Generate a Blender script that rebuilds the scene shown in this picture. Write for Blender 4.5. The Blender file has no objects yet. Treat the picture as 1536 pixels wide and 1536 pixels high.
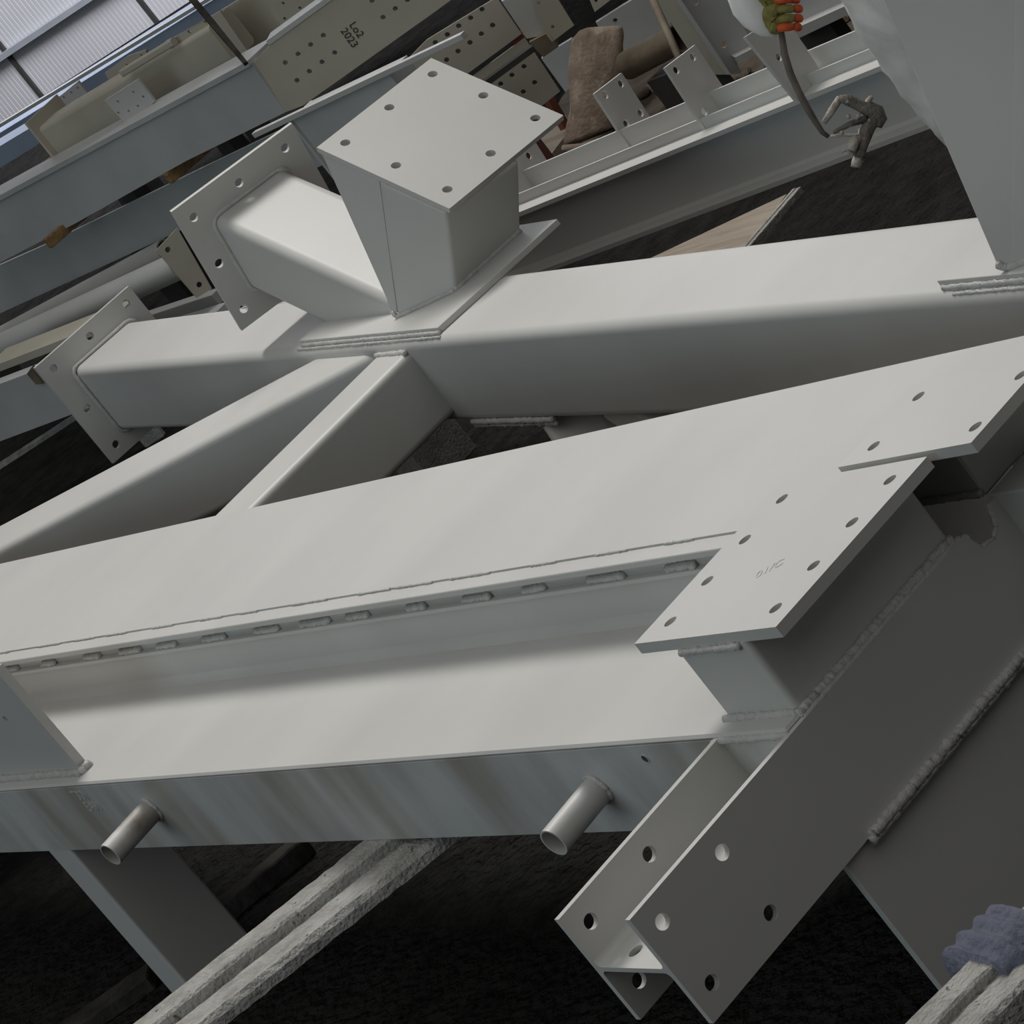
import bpy, bmesh, math, random
import numpy as np
from mathutils import Vector, Matrix, noise as mnoise

random.seed(7)
S = bpy.context.scene
COL = S.collection

# ------------------------------------------------------------------ camera
FZ = -0.10                                   # floor level
F = 5200.0                                   # focal length in pixels of the 1536 px frame
RM = np.array([[0.50528689, 0.62180604, -0.59836645],
               [-0.09716191, -0.64799253, -0.75542388],
               [-0.85746412, 0.43984421, -0.26700627]])   # world -> camera (x right, y down, z forward)
CAM = np.array([0.0, 0.0, 2.435])
cam_d = bpy.data.cameras.new('camera')
cam = bpy.data.objects.new('camera', cam_d)
COL.objects.link(cam)
cam_d.sensor_width = 36.0
cam_d.lens = F / 1536.0 * 36.0
cam_d.clip_end = 200
mw = Matrix.Identity(4)
for i in range(3):
    mw[i][0] = RM[0][i]; mw[i][1] = -RM[1][i]; mw[i][2] = -RM[2][i]; mw[i][3] = CAM[i]
cam.matrix_world = mw
S.camera = cam

# ------------------------------------------------------------------ light and exposure
S.view_settings.view_transform = 'Standard'
S.view_settings.look = 'None'
S.view_settings.gamma = 1.0
S.view_settings.use_curve_mapping = False
S.view_settings.exposure = 0.0
world = bpy.data.worlds.new('hall_ambient'); S.world = world
world.use_nodes = True
bg = world.node_tree.nodes['Background']
bg.inputs[0].default_value = (1.0, 0.985, 0.96, 1)
bg.inputs[1].default_value = 0.045

def area(name, loc, target, sx, sy, power, col):
    d = bpy.data.lights.new(name, 'AREA'); d.shape = 'RECTANGLE'
    d.size = sx; d.size_y = sy; d.energy = power; d.color = col
    o = bpy.data.objects.new(name, d); COL.objects.link(o)
    o.location = loc
    o.rotation_euler = (Vector(target) - Vector(loc)).to_track_quat('-Z', 'X').to_euler()
    return o
def roof(name, loc, tx, ty, sx, sy, power, col):
    o = area(name, loc, (loc[0], loc[1], 0), sx, sy, power, col)
    o.rotation_euler = (math.radians(tx), math.radians(ty), 0)
    return o
rl_ = area('roof_lamp', (-9.9, 6.4, 8.5), (-5.9, 2.5, 0.6), 2.0, 4.0, 178, (1.0, 0.985, 0.95))
rl_.data.spread = math.radians(100)
roof('roof_skylight', (-3.0, -0.5, 9.0), 0, 0, 24.0, 18.0, 540, (1.0, 0.985, 0.95))
area('wall_fill_light', (-18.5, 9.2, 6.5), (-22.0, 12.5, 0.8), 4.0, 4.0, 820, (0.95, 0.96, 1.0))  # added fill aimed at the back wall to brighten it, not a hall fitting
area('door_daylight', (-6.0, -13.0, 5.5), (-8.0, 4.0, 0.5), 5.0, 10.0, 325, (0.70, 0.90, 1.0))

# ------------------------------------------------------------------ pixel helpers (1536 px frame)
def ray(x, y):
    return RM.T @ np.array([(x - 768) / F, (y - 768) / F, 1.0])
def onx(x, y, v):
    d = ray(x, y); return CAM + d * ((v - CAM[0]) / d[0])
def ony(x, y, v):
    d = ray(x, y); return CAM + d * ((v - CAM[1]) / d[1])
def onz(x, y, v):
    d = ray(x, y); return CAM + d * ((v - CAM[2]) / d[2])
def onp(x, y, p0, n):
    d = ray(x, y); p0 = np.array(p0, float); n = np.array(n, float)
    return CAM + d * (((p0 - CAM) @ n) / (d @ n))
def dep(x, y, t):
    return CAM + ray(x, y) * t
TH = math.radians(-9.75)                     # the chord runs 9.75 degrees off the front beam
CU = np.array([math.cos(TH), math.sin(TH), 0.0]); CV = np.array([-math.sin(TH), math.cos(TH), 0.0])
CZ = np.array([0.0, 0.0, 1.0])
def W(u, v, z): return CU * u + CV * v + CZ * z
def WD(d): return CU * d[0] + CV * d[1] + CZ * d[2]
def unit(v):
    v = np.array(v, float); return v / np.linalg.norm(v)

# ------------------------------------------------------------------ materials
def mat(name, col, rough=0.5, metal=0.0, var=0.06, scale=6.0, bump=0.05, bscale=60.0, stretch=(1, 1, 1),
        rot=(0, 0, 0), col2=None, spec=0.5, speck=None, bd=0.01):
    m = bpy.data.materials.new(name); m.use_nodes = True
    nt = m.node_tree; N = nt.nodes; L = nt.links
    b = N['Principled BSDF']
    b.inputs['Roughness'].default_value = rough; b.inputs['Metallic'].default_value = metal
    b.inputs['Specular IOR Level'].default_value = spec
    tc = N.new('ShaderNodeTexCoord'); mp = N.new('ShaderNodeMapping')
    mp.inputs['Scale'].default_value = stretch; mp.inputs['Rotation'].default_value = rot
    L.new(tc.outputs['Object'], mp.inputs['Vector'])
    n1 = N.new('ShaderNodeTexNoise'); n1.inputs['Scale'].default_value = scale; n1.inputs['Detail'].default_value = 5
    L.new(mp.outputs[0], n1.inputs['Vector'])
    rp = N.new('ShaderNodeValToRGB')
    c = np.array(col); c2 = np.array(col2) if col2 else c * (1 - 3 * var)
    rp.color_ramp.elements[0].position = 0.32; rp.color_ramp.elements[0].color = (*np.clip(c2, 0, 1), 1)
    rp.color_ramp.elements[1].position = 0.62; rp.color_ramp.elements[1].color = (*np.clip(c, 0, 1), 1)
    L.new(n1.outputs['Fac'], rp.inputs['Fac'])
    out = rp.outputs['Color']
    if speck:
        n3 = N.new('ShaderNodeTexNoise'); n3.inputs['Scale'].default_value = speck[1]; n3.inputs['Detail'].default_value = 3
        L.new(tc.outputs['Object'], n3.inputs['Vector'])
        r3 = N.new('ShaderNodeValToRGB'); r3.color_ramp.elements[0].position = speck[2]; r3.color_ramp.elements[1].position = speck[2] + 0.08
        L.new(n3.outputs['Fac'], r3.inputs['Fac'])
        mx = N.new('ShaderNodeMixRGB'); mx.inputs['Color2'].default_value = (*speck[0], 1)
        L.new(r3.outputs['Color'], mx.inputs['Fac']); L.new(out, mx.inputs['Color1']); out = mx.outputs['Color']
    L.new(out, b.inputs['Base Color'])
    if bump > 0:
        n2 = N.new('ShaderNodeTexNoise'); n2.inputs['Scale'].default_value = bscale; n2.inputs['Detail'].default_value = 4
        L.new(tc.outputs['Object'], n2.inputs['Vector'])
        bp = N.new('ShaderNodeBump'); bp.inputs['Strength'].default_value = bump; bp.inputs['Distance'].default_value = bd
        L.new(n2.outputs['Fac'], bp.inputs['Height']); L.new(bp.outputs['Normal'], b.inputs['Normal'])
    return m

M = {}
M['paint'] = mat('light_grey_paint', (0.565, 0.56, 0.54), 0.47, var=0.028, scale=2.1, bump=0.03, bscale=90, stretch=(1.1, 0.75, 1), rot=(0, 0, 0.6))
M['paint_stain'] = mat('streaky_grey_paint', (0.56, 0.565, 0.56), 0.48, scale=7.0, bump=0.04, bscale=90, stretch=(1.0, 1, 0.22), rot=(0, 0.5, 0), col2=(0.36, 0.33, 0.29))
M['weld'] = mat('painted_weld', (0.56, 0.55, 0.53), 0.3, var=0.05, scale=30, bump=0.4, bscale=260)
M['primer'] = mat('tan_grey_primer', (0.52, 0.485, 0.40), 0.75, var=0.04, scale=4, bump=0.03)
M['blue'] = mat('blue_grey_paint', (0.36, 0.43, 0.56), 0.5, var=0.05, scale=3, bump=0.02)
M['grey2'] = mat('mid_grey_paint', (0.54, 0.55, 0.545), 0.55, var=0.05, scale=3, bump=0.03)
M['pipe'] = mat('brown_stained_pipe', (0.56, 0.55, 0.53), 0.5, scale=9, bump=0.05, col2=(0.17, 0.13, 0.10))
M['support'] = mat('overspray_crusted_steel', (0.46, 0.445, 0.42), 0.85, scale=24, bump=0.9, bscale=130, col2=(0.30, 0.285, 0.265), speck=((0.12, 0.11, 0.10), 46, 0.66))
M['floor'] = mat('black_gritty_floor', (0.036, 0.035, 0.033), 0.95, scale=14, bump=1.0, bscale=42, col2=(0.023, 0.022, 0.0215), spec=0.0, bd=0.05)
M['timber'] = mat('brown_timber', (0.33, 0.20, 0.085), 0.8, scale=5, bump=0.2, stretch=(1, 8, 8), col2=(0.18, 0.10, 0.04))
M['plank'] = mat('pale_dusty_plank', (0.36, 0.31, 0.245), 0.85, scale=5, bump=0.2, stretch=(0.6, 9, 9), col2=(0.25, 0.205, 0.16))
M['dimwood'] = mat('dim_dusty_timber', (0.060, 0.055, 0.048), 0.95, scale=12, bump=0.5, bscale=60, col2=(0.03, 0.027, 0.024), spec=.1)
M['redwood'] = mat('red_brown_prop', (0.22, 0.075, 0.045), 0.8, scale=8, var=0.1)
M['dark'] = mat('dark_steel', (0.06, 0.058, 0.055), 0.7, var=0.08)
M['sack'] = mat('dusty_brown_cloth', (0.46, 0.37, 0.29), 0.95, scale=9, bump=0.45, bscale=70, col2=(0.24, 0.18, 0.135), speck=((0.55, 0.47, 0.40), 20, 0.6))
M['rust'] = mat('rusty_tube', (0.20, 0.165, 0.115), 0.8, scale=7, bump=0.2, col2=(0.10, 0.075, 0.05))
M['dirt'] = mat('brown_grit', (0.16, 0.125, 0.09), 0.95, scale=9, bump=1.0, bscale=70, col2=(0.075, 0.06, 0.045))
M['clad'] = mat('white_wall_sheet', (0.70, 0.70, 0.74), 0.55, var=0.03, scale=1.0, bump=0.0)
M['rail'] = mat('grey_wall_rail', (0.42, 0.45, 0.50), 0.6, var=0.03, bump=0.0)
M['marker'] = mat('black_marker', (0.05, 0.045, 0.04), 0.7, var=0.02, bump=0)
M['suit'] = mat('white_coverall', (0.86, 0.85, 0.82), 0.75, scale=6, bump=0.5, bscale=16, col2=(0.70, 0.69, 0.65))
M['glove'] = mat('olive_knit_glove', (0.27, 0.24, 0.07), 0.9, scale=60, bump=0.4, bscale=220, col2=(0.16, 0.14, 0.04))
M['orange'] = mat('orange_fingertips', (0.62, 0.10, 0.02), 0.7, scale=40, bump=0.2, col2=(0.42, 0.06, 0.02))
M['skin'] = mat('skin', (0.42, 0.25, 0.18), 0.6, var=0.04)
M['hose'] = mat('dark_hose', (0.16, 0.135, 0.115), 0.7, scale=20, col2=(0.09, 0.075, 0.065), bump=0.2)
M['gunmetal'] = mat('paint_caked_gun', (0.22, 0.19, 0.165), 0.7, scale=40, bump=0.6, bscale=160, col2=(0.11, 0.095, 0.08), speck=((0.5, 0.47, 0.42), 55, 0.62))
M['gunlight'] = mat('paint_crusted_gun_parts', (0.55, 0.50, 0.44), 0.7, scale=40, bump=0.6, bscale=160, col2=(0.36, 0.31, 0.26))
M['rag'] = mat('blue_grey_rag', (0.135, 0.145, 0.195), 0.95, scale=12, bump=0.6, bscale=70, col2=(0.095, 0.105, 0.145))

# ------------------------------------------------------------------ object helpers
def link(name, me, parent=None, material=None, label=None):
    o = bpy.data.objects.new(name, me); COL.objects.link(o)
    if material: me.materials.clear(); me.materials.append(M[material])
    if me.vertices:
        co = np.empty(len(me.vertices) * 3); me.vertices.foreach_get('co', co); co = co.reshape(-1, 3)
        c = (co.min(0) + co.max(0)) / 2
        co -= c; me.vertices.foreach_set('co', co.ravel()); me.update()
        o.location = c
    if parent:
        o.location = Vector(o.location) - parent.location
        o.parent = parent
    if label: o['label'] = label
    if me.get('wn'): o.modifiers.new('weighted', 'WEIGHTED_NORMAL').keep_sharp = True
    return o
def sub(name, me, part, material=None):              # a sub-part: child of a part
    root = part.parent
    o = link(name, me, None, material)
    o.location = Vector(o.location) - part.location - (root.location if root else Vector())
    o.parent = part
    return o
def thing(name, label, cat, loc, group=None):
    o = bpy.data.objects.new(name, None); COL.objects.link(o); o.empty_display_size = 0.1
    o.location = Vector(loc); o['label'] = label; o['category'] = cat
    if group: o['group'] = group
    return o
def tag(o, label=None, cat=None, group=None, kind=None):
    if label: o['label'] = label
    if cat: o['category'] = cat
    if group: o['group'] = group
    if kind: o['kind'] = kind
    return o
def from_bm(bm, smooth=False, name='mesh'):
    bmesh.ops.recalc_face_normals(bm, faces=bm.faces[:])
    me = bpy.data.meshes.new(name); bm.to_mesh(me); bm.free()
    if smooth:
        for p in me.polygons: p.use_smooth = True
    return me
def hexa(v8, bevel=0.0, seg=2):
    """box from 8 points: 4 bottom (loop), 4 top (same order)"""
    bm = bmesh.new(); vs = [bm.verts.new(Vector(p)) for p in v8]
    for f in [(0, 1, 2, 3), (4, 5, 6, 7), (0, 1, 5, 4), (1, 2, 6, 5), (2, 3, 7, 6), (3, 0, 4, 7)]:
        bm.faces.new([vs[i] for i in f])
    bmesh.ops.recalc_face_normals(bm, faces=bm.faces[:])
    if bevel > 0:
        bmesh.ops.bevel(bm, geom=bm.edges[:], offset=bevel, segments=seg, profile=0.6, affect='EDGES')
    return from_bm(bm)
def box(x0, x1, y0, y1, z0, z1, bevel=0.0015):
    return hexa([(x0, y0, z0), (x1, y0, z0), (x1, y1, z0), (x0, y1, z0), (x0, y0, z1), (x1, y0, z1), (x1, y1, z1), (x0, y1, z1)], bevel, 1)
def obox(o, a, b, c, bevel=0.0015):
    o, a, b, c = [np.array(q, float) for q in (o, a, b, c)]
    return hexa([o, o + a, o + a + b, o + b, o + c, o + a + c, o + a + b + c, o + b + c], bevel, 1)
def prism(poly, d, bevel=0.0):
    """polygon (list of 3-D points) pushed along d"""
    bm = bmesh.new(); d = Vector(d)
    a = [bm.verts.new(Vector(p)) for p in poly]; b = [bm.verts.new(Vector(p) + d) for p in poly]
    bm.faces.new(a); bm.faces.new(list(reversed(b)))
    n = len(a)
    for i in range(n): bm.faces.new([a[i], b[i], b[(i + 1) % n], a[(i + 1) % n]])
    if bevel: bmesh.ops.bevel(bm, geom=bm.edges[:], offset=bevel, segments=1, affect='EDGES')
    return from_bm(bm)
def plate(o, ex, ey, ez, holes, r=0.012, seg=16, outline=None):
    """flat plate: outline in (ex, ey) metres from corner o, thickness vector ez, real through holes"""
    o, ex, ey, ez = [np.array(q, float) for q in (o, ex, ey, ez)]
    lx, ly = np.linalg.norm(ex), np.linalg.norm(ey); hx, hy = ex / lx, ey / ly
    out = outline or [(0, 0), (lx, 0), (lx, ly), (0, ly)]
    bm = bmesh.new()
    def ring(pts):
        vs = [bm.verts.new(Vector(o + hx * p[0] + hy * p[1])) for p in pts]
        return [bm.edges.new((vs[i], vs[(i + 1) % len(vs)])) for i in range(len(vs))]
    ed = ring(out)
    for h in holes:
        rr = h[2] if len(h) > 2 else r
        ed += ring([(h[0] + rr * math.cos(2 * math.pi * k / seg), h[1] + rr * math.sin(2 * math.pi * k / seg)) for k in range(seg)])
    bmesh.ops.triangle_fill(bm, use_beauty=True, edges=ed)
    fs = bm.faces[:]
    res = bmesh.ops.extrude_face_region(bm, geom=fs)
    vs = [g for g in res['geom'] if isinstance(g, bmesh.types.BMVert)]
    bmesh.ops.translate(bm, verts=vs, vec=Vector(ez))
    return from_bm(bm)
def sect_extrude(sec, p0, p1, sx, sy, smooth_idx=None):
    """closed 2-D section swept from p0 to p1"""
    p0, p1, sx, sy = [np.array(q, float) for q in (p0, p1, sx, sy)]
    return prism([p0 + sx * a + sy * b for a, b in sec], p1 - p0)
def rhs_section(w, h, r, n=4):
    pts = []
    for cx, cy, a0 in [(w / 2 - r, h / 2 - r, 0), (-w / 2 + r, h / 2 - r, 90), (-w / 2 + r, -h / 2 + r, 180), (w / 2 - r, -h / 2 + r, 270)]:
        for k in range(n + 1):
            a = math.radians(a0 + 90 * k / n); pts.append((cx + r * math.cos(a), cy + r * math.sin(a)))
    return pts
def shade_auto(me, ang=40):
    bm = bmesh.new(); bm.from_mesh(me)
    for e in bm.edges:
        if len(e.link_faces) == 2 and e.calc_face_angle(0) < math.radians(ang): e.smooth = True
        else: e.smooth = False
    for f in bm.faces: f.smooth = True
    bm.to_mesh(me); bm.free(); return me
def rhs(p0, p1, w, h, r, up=(0, 0, 1)):
    p0, p1 = np.array(p0, float), np.array(p1, float); d = unit(p1 - p0)
    sx = unit(np.cross(d, up)); sy = np.cross(sx, d)
    me = shade_auto(sect_extrude(rhs_section(w, h, r, 5), p0, p1, sx, sy), 30); me['wn'] = 1
    return me
def i_section(h, b, tf, tw, r=0.008):
    a = [(b / 2, h / 2), (b / 2, h / 2 - tf), (tw / 2 + r, h / 2 - tf), (tw / 2, h / 2 - tf - r), (tw / 2, -h / 2 + tf + r), (tw / 2 + r, -h / 2 + tf), (b / 2, -h / 2 + tf), (b / 2, -h / 2)]
    return a + [(-x, y) for x, y in reversed(a)]
def ibeam(p0, p1, h, b, tf, tw, up=(0, 0, 1)):
    p0, p1 = np.array(p0, float), np.array(p1, float); d = unit(p1 - p0)
    sx = unit(np.cross(d, up)); sy = np.cross(sx, d)
    return sect_extrude(i_section(h, b, tf, tw), p0, p1, sx, sy)
def tube(pts, r, seg=10, caps=True, jitter=0.0, smooth=True):
    """round bar along a polyline, r may be a list"""
    pts = [Vector(p) for p in pts]; n = len(pts)
    rs = r if isinstance(r, (list, tuple)) else [r] * n
    bm = bmesh.new(); rings = []
    t0 = (pts[1] - pts[0]).normalized()
    ax = t0.orthogonal().normalized()
    for i, p in enumerate(pts):
        t = ((pts[min(i + 1, n - 1)] - pts[max(i - 1, 0)])).normalized()
        ax = (ax - t * ax.dot(t)).normalized(); ay = t.cross(ax)
        rr = rs[i] * (1 + (random.uniform(-jitter, jitter) if jitter else 0))
        rings.append([bm.verts.new(p + (ax * math.cos(2 * math.pi * k / seg) + ay * math.sin(2 * math.pi * k / seg)) * rr * (1 + (random.uniform(-jitter, jitter) * .5 if jitter else 0))) for k in range(seg)])
    for a, b in zip(rings, rings[1:]):
        for k in range(seg): bm.faces.new([a[k], a[(k + 1) % seg], b[(k + 1) % seg], b[k]])
    if caps: bm.faces.new(rings[0]); bm.faces.new(rings[-1])
    return from_bm(bm, smooth)
def bead(p0, p1, r=0.006, step=0.012, name='weld_bead', parent=None, jitter=0.16):
    p0, p1 = np.array(p0, float), np.array(p1, float); L = np.linalg.norm(p1 - p0); n = max(3, min(300, int(L / (step * .6))))
    pts = [p0 + (p1 - p0) * (i / n) + np.array([random.gauss(0, r * .08) for _ in range(3)]) for i in range(n + 1)]
    return link(name, tube(pts, r, 7, True, jitter), parent, 'weld')
def pipe_mesh(p0, p1, ro, ri, seg=24):
    p0, p1 = Vector(p0), Vector(p1); d = (p1 - p0).normalized(); ax = d.orthogonal().normalized(); ay = d.cross(ax)
    bm = bmesh.new()
    def ring(p, r): return [bm.verts.new(p + (ax * math.cos(2 * math.pi * k / seg) + ay * math.sin(2 * math.pi * k / seg)) * r) for k in range(seg)]
    a, b, c, e = ring(p0, ro), ring(p1, ro), ring(p1, ri), ring(p0, ri)
    for s, t in ((a, b), (b, c), (c, e), (e, a)):
        for k in range(seg): bm.faces.new([s[k], s[(k + 1) % seg], t[(k + 1) % seg], t[k]])
    return shade_auto(from_bm(bm), 40)
def text_mesh(txt, origin, ex, ey, size, depth=0.0008):
    """flat lettering: baseline along ex, letter tops along ey"""
    cu = bpy.data.curves.new('lettering', 'FONT'); cu.body = txt; cu.size = size; cu.extrude = depth
    o = bpy.data.objects.new('lettering_tmp', cu); COL.objects.link(o)
    dg = bpy.context.evaluated_depsgraph_get(); dg.update()
    me = bpy.data.meshes.new_from_object(o.evaluated_get(dg))
    bpy.data.objects.remove(o)
    ex, ey = unit(ex), np.array(ey, float); ey = unit(ey - ex * (ey @ ex)); ez = np.cross(ex, ey)
    for v in me.vertices:
        v.co = Vector(np.array(origin) + ex * v.co.x + ey * v.co.y + ez * v.co.z)
    return me

# ================================================================== setting: floor and back wall
fl = link('floor', box(-60, 12, -14, 60, FZ - 0.2, FZ, 0), None, 'floor'); tag(fl, kind='structure')

# ================================================================== the big welded frame
fr = thing('steel_frame', 'large welded light grey steel frame with bolt-hole plates resting on crusted trestle beams', 'steel frame', (-6.5, 3.0, 0.0))
XL = -9.8                                             # the front beam runs on beyond the left of the view
def P(name, me, m='paint', label=None): return link(name, me, fr, m, label)

# --- front beam
P('front_channel', box(XL, -4.164, 2.265, 2.60, 0.42, 0.598, 0.001), 'paint_stain')
P('cover_plate', box(XL, -4.165, 2.265, 2.60, 0.597, 0.607, 0.0042))
P('web_plate', box(XL, -4.36, 2.585, 3.0, 0.6, 0.692, 0.0))
P('web_root_fillet', shade_auto(prism([(XL, 2.586, 0.606), (XL, 2.568, 0.6065), (XL, 2.574, 0.609), (XL, 2.580, 0.613), (XL, 2.584, 0.619), (XL, 2.586, 0.626)], (5.44, 0, 0)), 60))
P('ledge_flange', box(XL, -4.30, 2.5745, 3.0, 0.690, 0.699, 0.001))
P('inner_plate', box(XL, -4.30, 2.589, 3.0, 0.698, 0.724, 0))
P('flange_strip', box(XL, -4.30, 2.572, 2.66, 0.722, 0.735, 0.0015))
P('top_plate', box(XL, -4.1626, 2.609, 3.022, 0.724, 0.7385, 0.0))
P('top_plate', box(-4.1625, -3.2, 2.885, 3.022, 0.724, 0.7385, 0.0))
for k in range(16):                                   # stitch welds under the strip
    x = -7.55 + k * 0.215 + random.uniform(-.03, .03); l = random.uniform(.06, .12)
    if x + l < -4.4: bead((x, 2.586, 0.703), (x + l, 2.586, 0.703), 0.0085, 0.008, parent=fr)
for k in range(15):                                   # stitch welds along the top plate edge
    x = -7.6 + k * 0.22 + random.uniform(-.05, .05); l = random.uniform(.08, .15)
    if x + l < -4.5: bead((x, 2.6085, 0.7365), (x + l, 2.6085, 0.7365), 0.0026, 0.009, parent=fr, jitter=0.4)
bead((XL + 1, 2.609, 0.7355), (-4.46, 2.609, 0.7355), 0.0012, 0.03, parent=fr)
# standing plate at the left
P('standing_plate', plate((-7.6, 2.301, 0.607), (0.81, 0, 0), (0, 0, 0.29), (0, 0.021, 0), [(0.652, 0.160)], 0.010))
bead((-7.6, 2.296, 0.611), (-6.785, 2.296, 0.611), 0.009, 0.012, parent=fr)
bead((-6.785, 2.294, 0.611), (-6.783, 2.326, 0.611), 0.011, 0.006, parent=fr)
# pipe stubs
for (bx, bz, ex, ey) in ((-6.503, 0.526, -6.487, 2.128), (-4.784, 0.515, -4.772, 2.137)):
    P('pipe_stub', pipe_mesh((bx, 2.27, bz), (ex, ey, bz), 0.0265, 0.0235), 'pipe' if bx < -6 else 'paint', 'brown stained pipe stub' if bx < -6 else None)
    ring = [(bx + 0.0275 * math.cos(a), 2.263, bz + 0.0275 * math.sin(a)) for a in [2 * math.pi * k / 20 for k in range(21)]]
    P('weld_bead', tube(ring, 0.005, 6, False, 0.3), 'weld')
P('drain_hole_rim', pipe_mesh((-4.582, 2.2655, 0.571), (-4.582, 2.2635, 0.571), 0.0085, 0.0070), 'paint')
P('drain_hole', pipe_mesh((-4.582, 2.266, 0.571), (-4.582, 2.2642, 0.571), 0.0071, 0.0005), 'dark')
P('stamped_mark', text_mesh('T301', (-6.836, 2.2647, 0.562), (1, 0, 0), (0, 0, 1), 0.036), 'paint')
P('stamped_mark', text_mesh('EA91', (-6.815, 2.2647, 0.530), (1, 0, 0), (0, 0, 1), 0.036), 'paint')
# --- legs below the front beam
P('leg', rhs((-7.16, 2.36, 0.0), (-7.16, 2.36, 0.425), 0.12, 0.19, 0.008, up=(0, 1, 0)))
P('leg', box(-4.180, -4.166, 2.206, 3.1, 0.0, 0.42, 0.0015), 'paint')
# --- H-section stub
P('stub_flange', plate((-4.357, 1.875, 0.398), (0, 0.395, 0), (0, 0, 0.203), (0.012, 0, 0), [(0.038, 0.163), (0.180, 0.163), (0.038, 0.043), (0.180, 0.043)], 0.0125, 24))
P('stub_flange', plate((-4.164, 1.875, 0.398), (0, 0.920, 0), (0, 0, 0.203), (0.012, 0, 0), [(0.038, 0.163), (0.180, 0.163), (0.038, 0.043), (0.180, 0.043)], 0.0125, 24,
  outline=[(0, 0), (0.92, 0), (0.92, 0.205), (0.905, 0.205), (0.893, 0.168), (0.875, 0.158), (0.846, 0.164), (0.833, 0.203), (0, 0.203)]))
P('stub_web', plate((-4.346, 1.875, 0.4965), (0.183, 0, 0), (0, 0.392, 0), (0, 0, 0.0085), [(0.065, 0.035), (0.065, 0.170), (0.118, 0.035), (0.118, 0.170)][:1], 0.0125, 24))
for sx, x in ((1, -4.345), (-1, -4.164)):
    for sz, z in ((1, 0.505), (-1, 0.4965)):
        arc = [(x, 1.875, z)] + [(x + sx * 0.011 * (1 - math.cos(a)), 1.875, z + sz * 0.011 * (1 - math.sin(a))) for a in [math.pi / 2 * k / 4 for k in range(5)]]
        P('root_fillet', shade_auto(prism(arc, (0, 0.39, 0)), 50))
bead((-4.345, 2.264, 0.596), (-4.160, 2.264, 0.598), 0.006, 0.01, parent=fr)
bead((-4.358, 2.262, 0.42), (-4.358, 2.262, 0.60), 0.006, 0.01, parent=fr)
bead((-4.148, 2.262, 0.399), (-4.148, 3.0, 0.399), 0.0095, 0.006, parent=fr, jitter=.10)
bead((-4.150, 2.258, 0.391), (-4.150, 3.0, 0.391), 0.0080, 0.008, parent=fr, jitter=.08)
# --- box stub with eight-hole cap plate
P('box_stub', rhs((-4.264, 2.501, 0.600), (-4.264, 2.501, 0.743), 0.188, 0.392, 0.012, up=(0, 1, 0)))
P('cap_plate', plate((-4.453, 2.308, 0.742), (0.378, 0, 0), (0, 0.380, 0), (0, 0, 0.020), [(x, y) for x in (0.050, 0.330) for y in (0.046, 0.140, 0.237, 0.334)], 0.0115, 24))
P('stamped_mark', text_mesh('01/C', (-4.262, 2.435, 0.7622), (1, 0.62, 0), (-0.62, 1, 0), 0.027, .0004), 'weld')
bead((-4.345, 2.303, 0.739), (-4.185, 2.303, 0.739), 0.006, 0.008, parent=fr)
bead((-4.358, 2.302, 0.607), (-4.168, 2.302, 0.607), 0.008, 0.009, parent=fr)
bead((-4.166, 2.300, 0.605), (-4.166, 2.695, 0.605), 0.0095, 0.006, parent=fr, jitter=.10)
bead((-4.158, 2.300, 0.600), (-4.158, 2.702, 0.600), 0.0055, 0.010, parent=fr, jitter=.08)
# --- second plate and box behind it
P('box_stub', box(-4.37, -4.185, 2.805, 2.90, 0.60, 0.743, 0.004))
P('box_stub', box(-4.37, -4.187, 2.895, 3.0, 0.60, 0.7380, 0.0))
P('cap_plate', plate((-4.313, 2.702, 0.744), (0.331, 0, 0), (0, 0.204, 0), (0, 0, 0.019), [(0.052, 0.042), (0.052, 0.162), (0.303, 0.042), (0.303, 0.162)], 0.0115, 24))
P('side_member', box(-4.17, -2.9, 2.795, 3.02, 0.40, 0.607, 0.003))
bead((-4.36, 2.801, 0.609), (-4.186, 2.800, 0.609), 0.006, 0.008, parent=fr)
for ya, za, yb, zb in ((2.708, .600, 2.721, .563), (2.721, .563, 2.750, .557), (2.750, .557, 2.768, .567), (2.768, .567, 2.782, .602)):
    bead((-4.158, ya, za), (-4.158, yb, zb), 0.0055, 0.006, parent=fr)
P('inner_plate', box(-4.36, -4.1642, 2.69, 2.81, 0.40, 0.46, 0))
P('inner_plate', box(-5.3, -4.365, 2.599, 3.0, 0.42, 0.599, 0))

# --- diagonal braces in the plane of the frame
yA = 3.02
P('diagonal_brace', rhs((-7.247, 3.0, 0.577), (-7.247, 3.735, 0.577), 0.20, 0.19, 0.020))
d1 = unit((1.34, 0.497, 0)); n1 = np.array([-d1[1], d1[0], 0]); c1 = np.array([-7.60, 3.792, 0.577])
P('diagonal_brace', rhs(c1 - d1 * 2.35, c1 + d1 * 0.24, 0.215, 0.19, 0.022))
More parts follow.
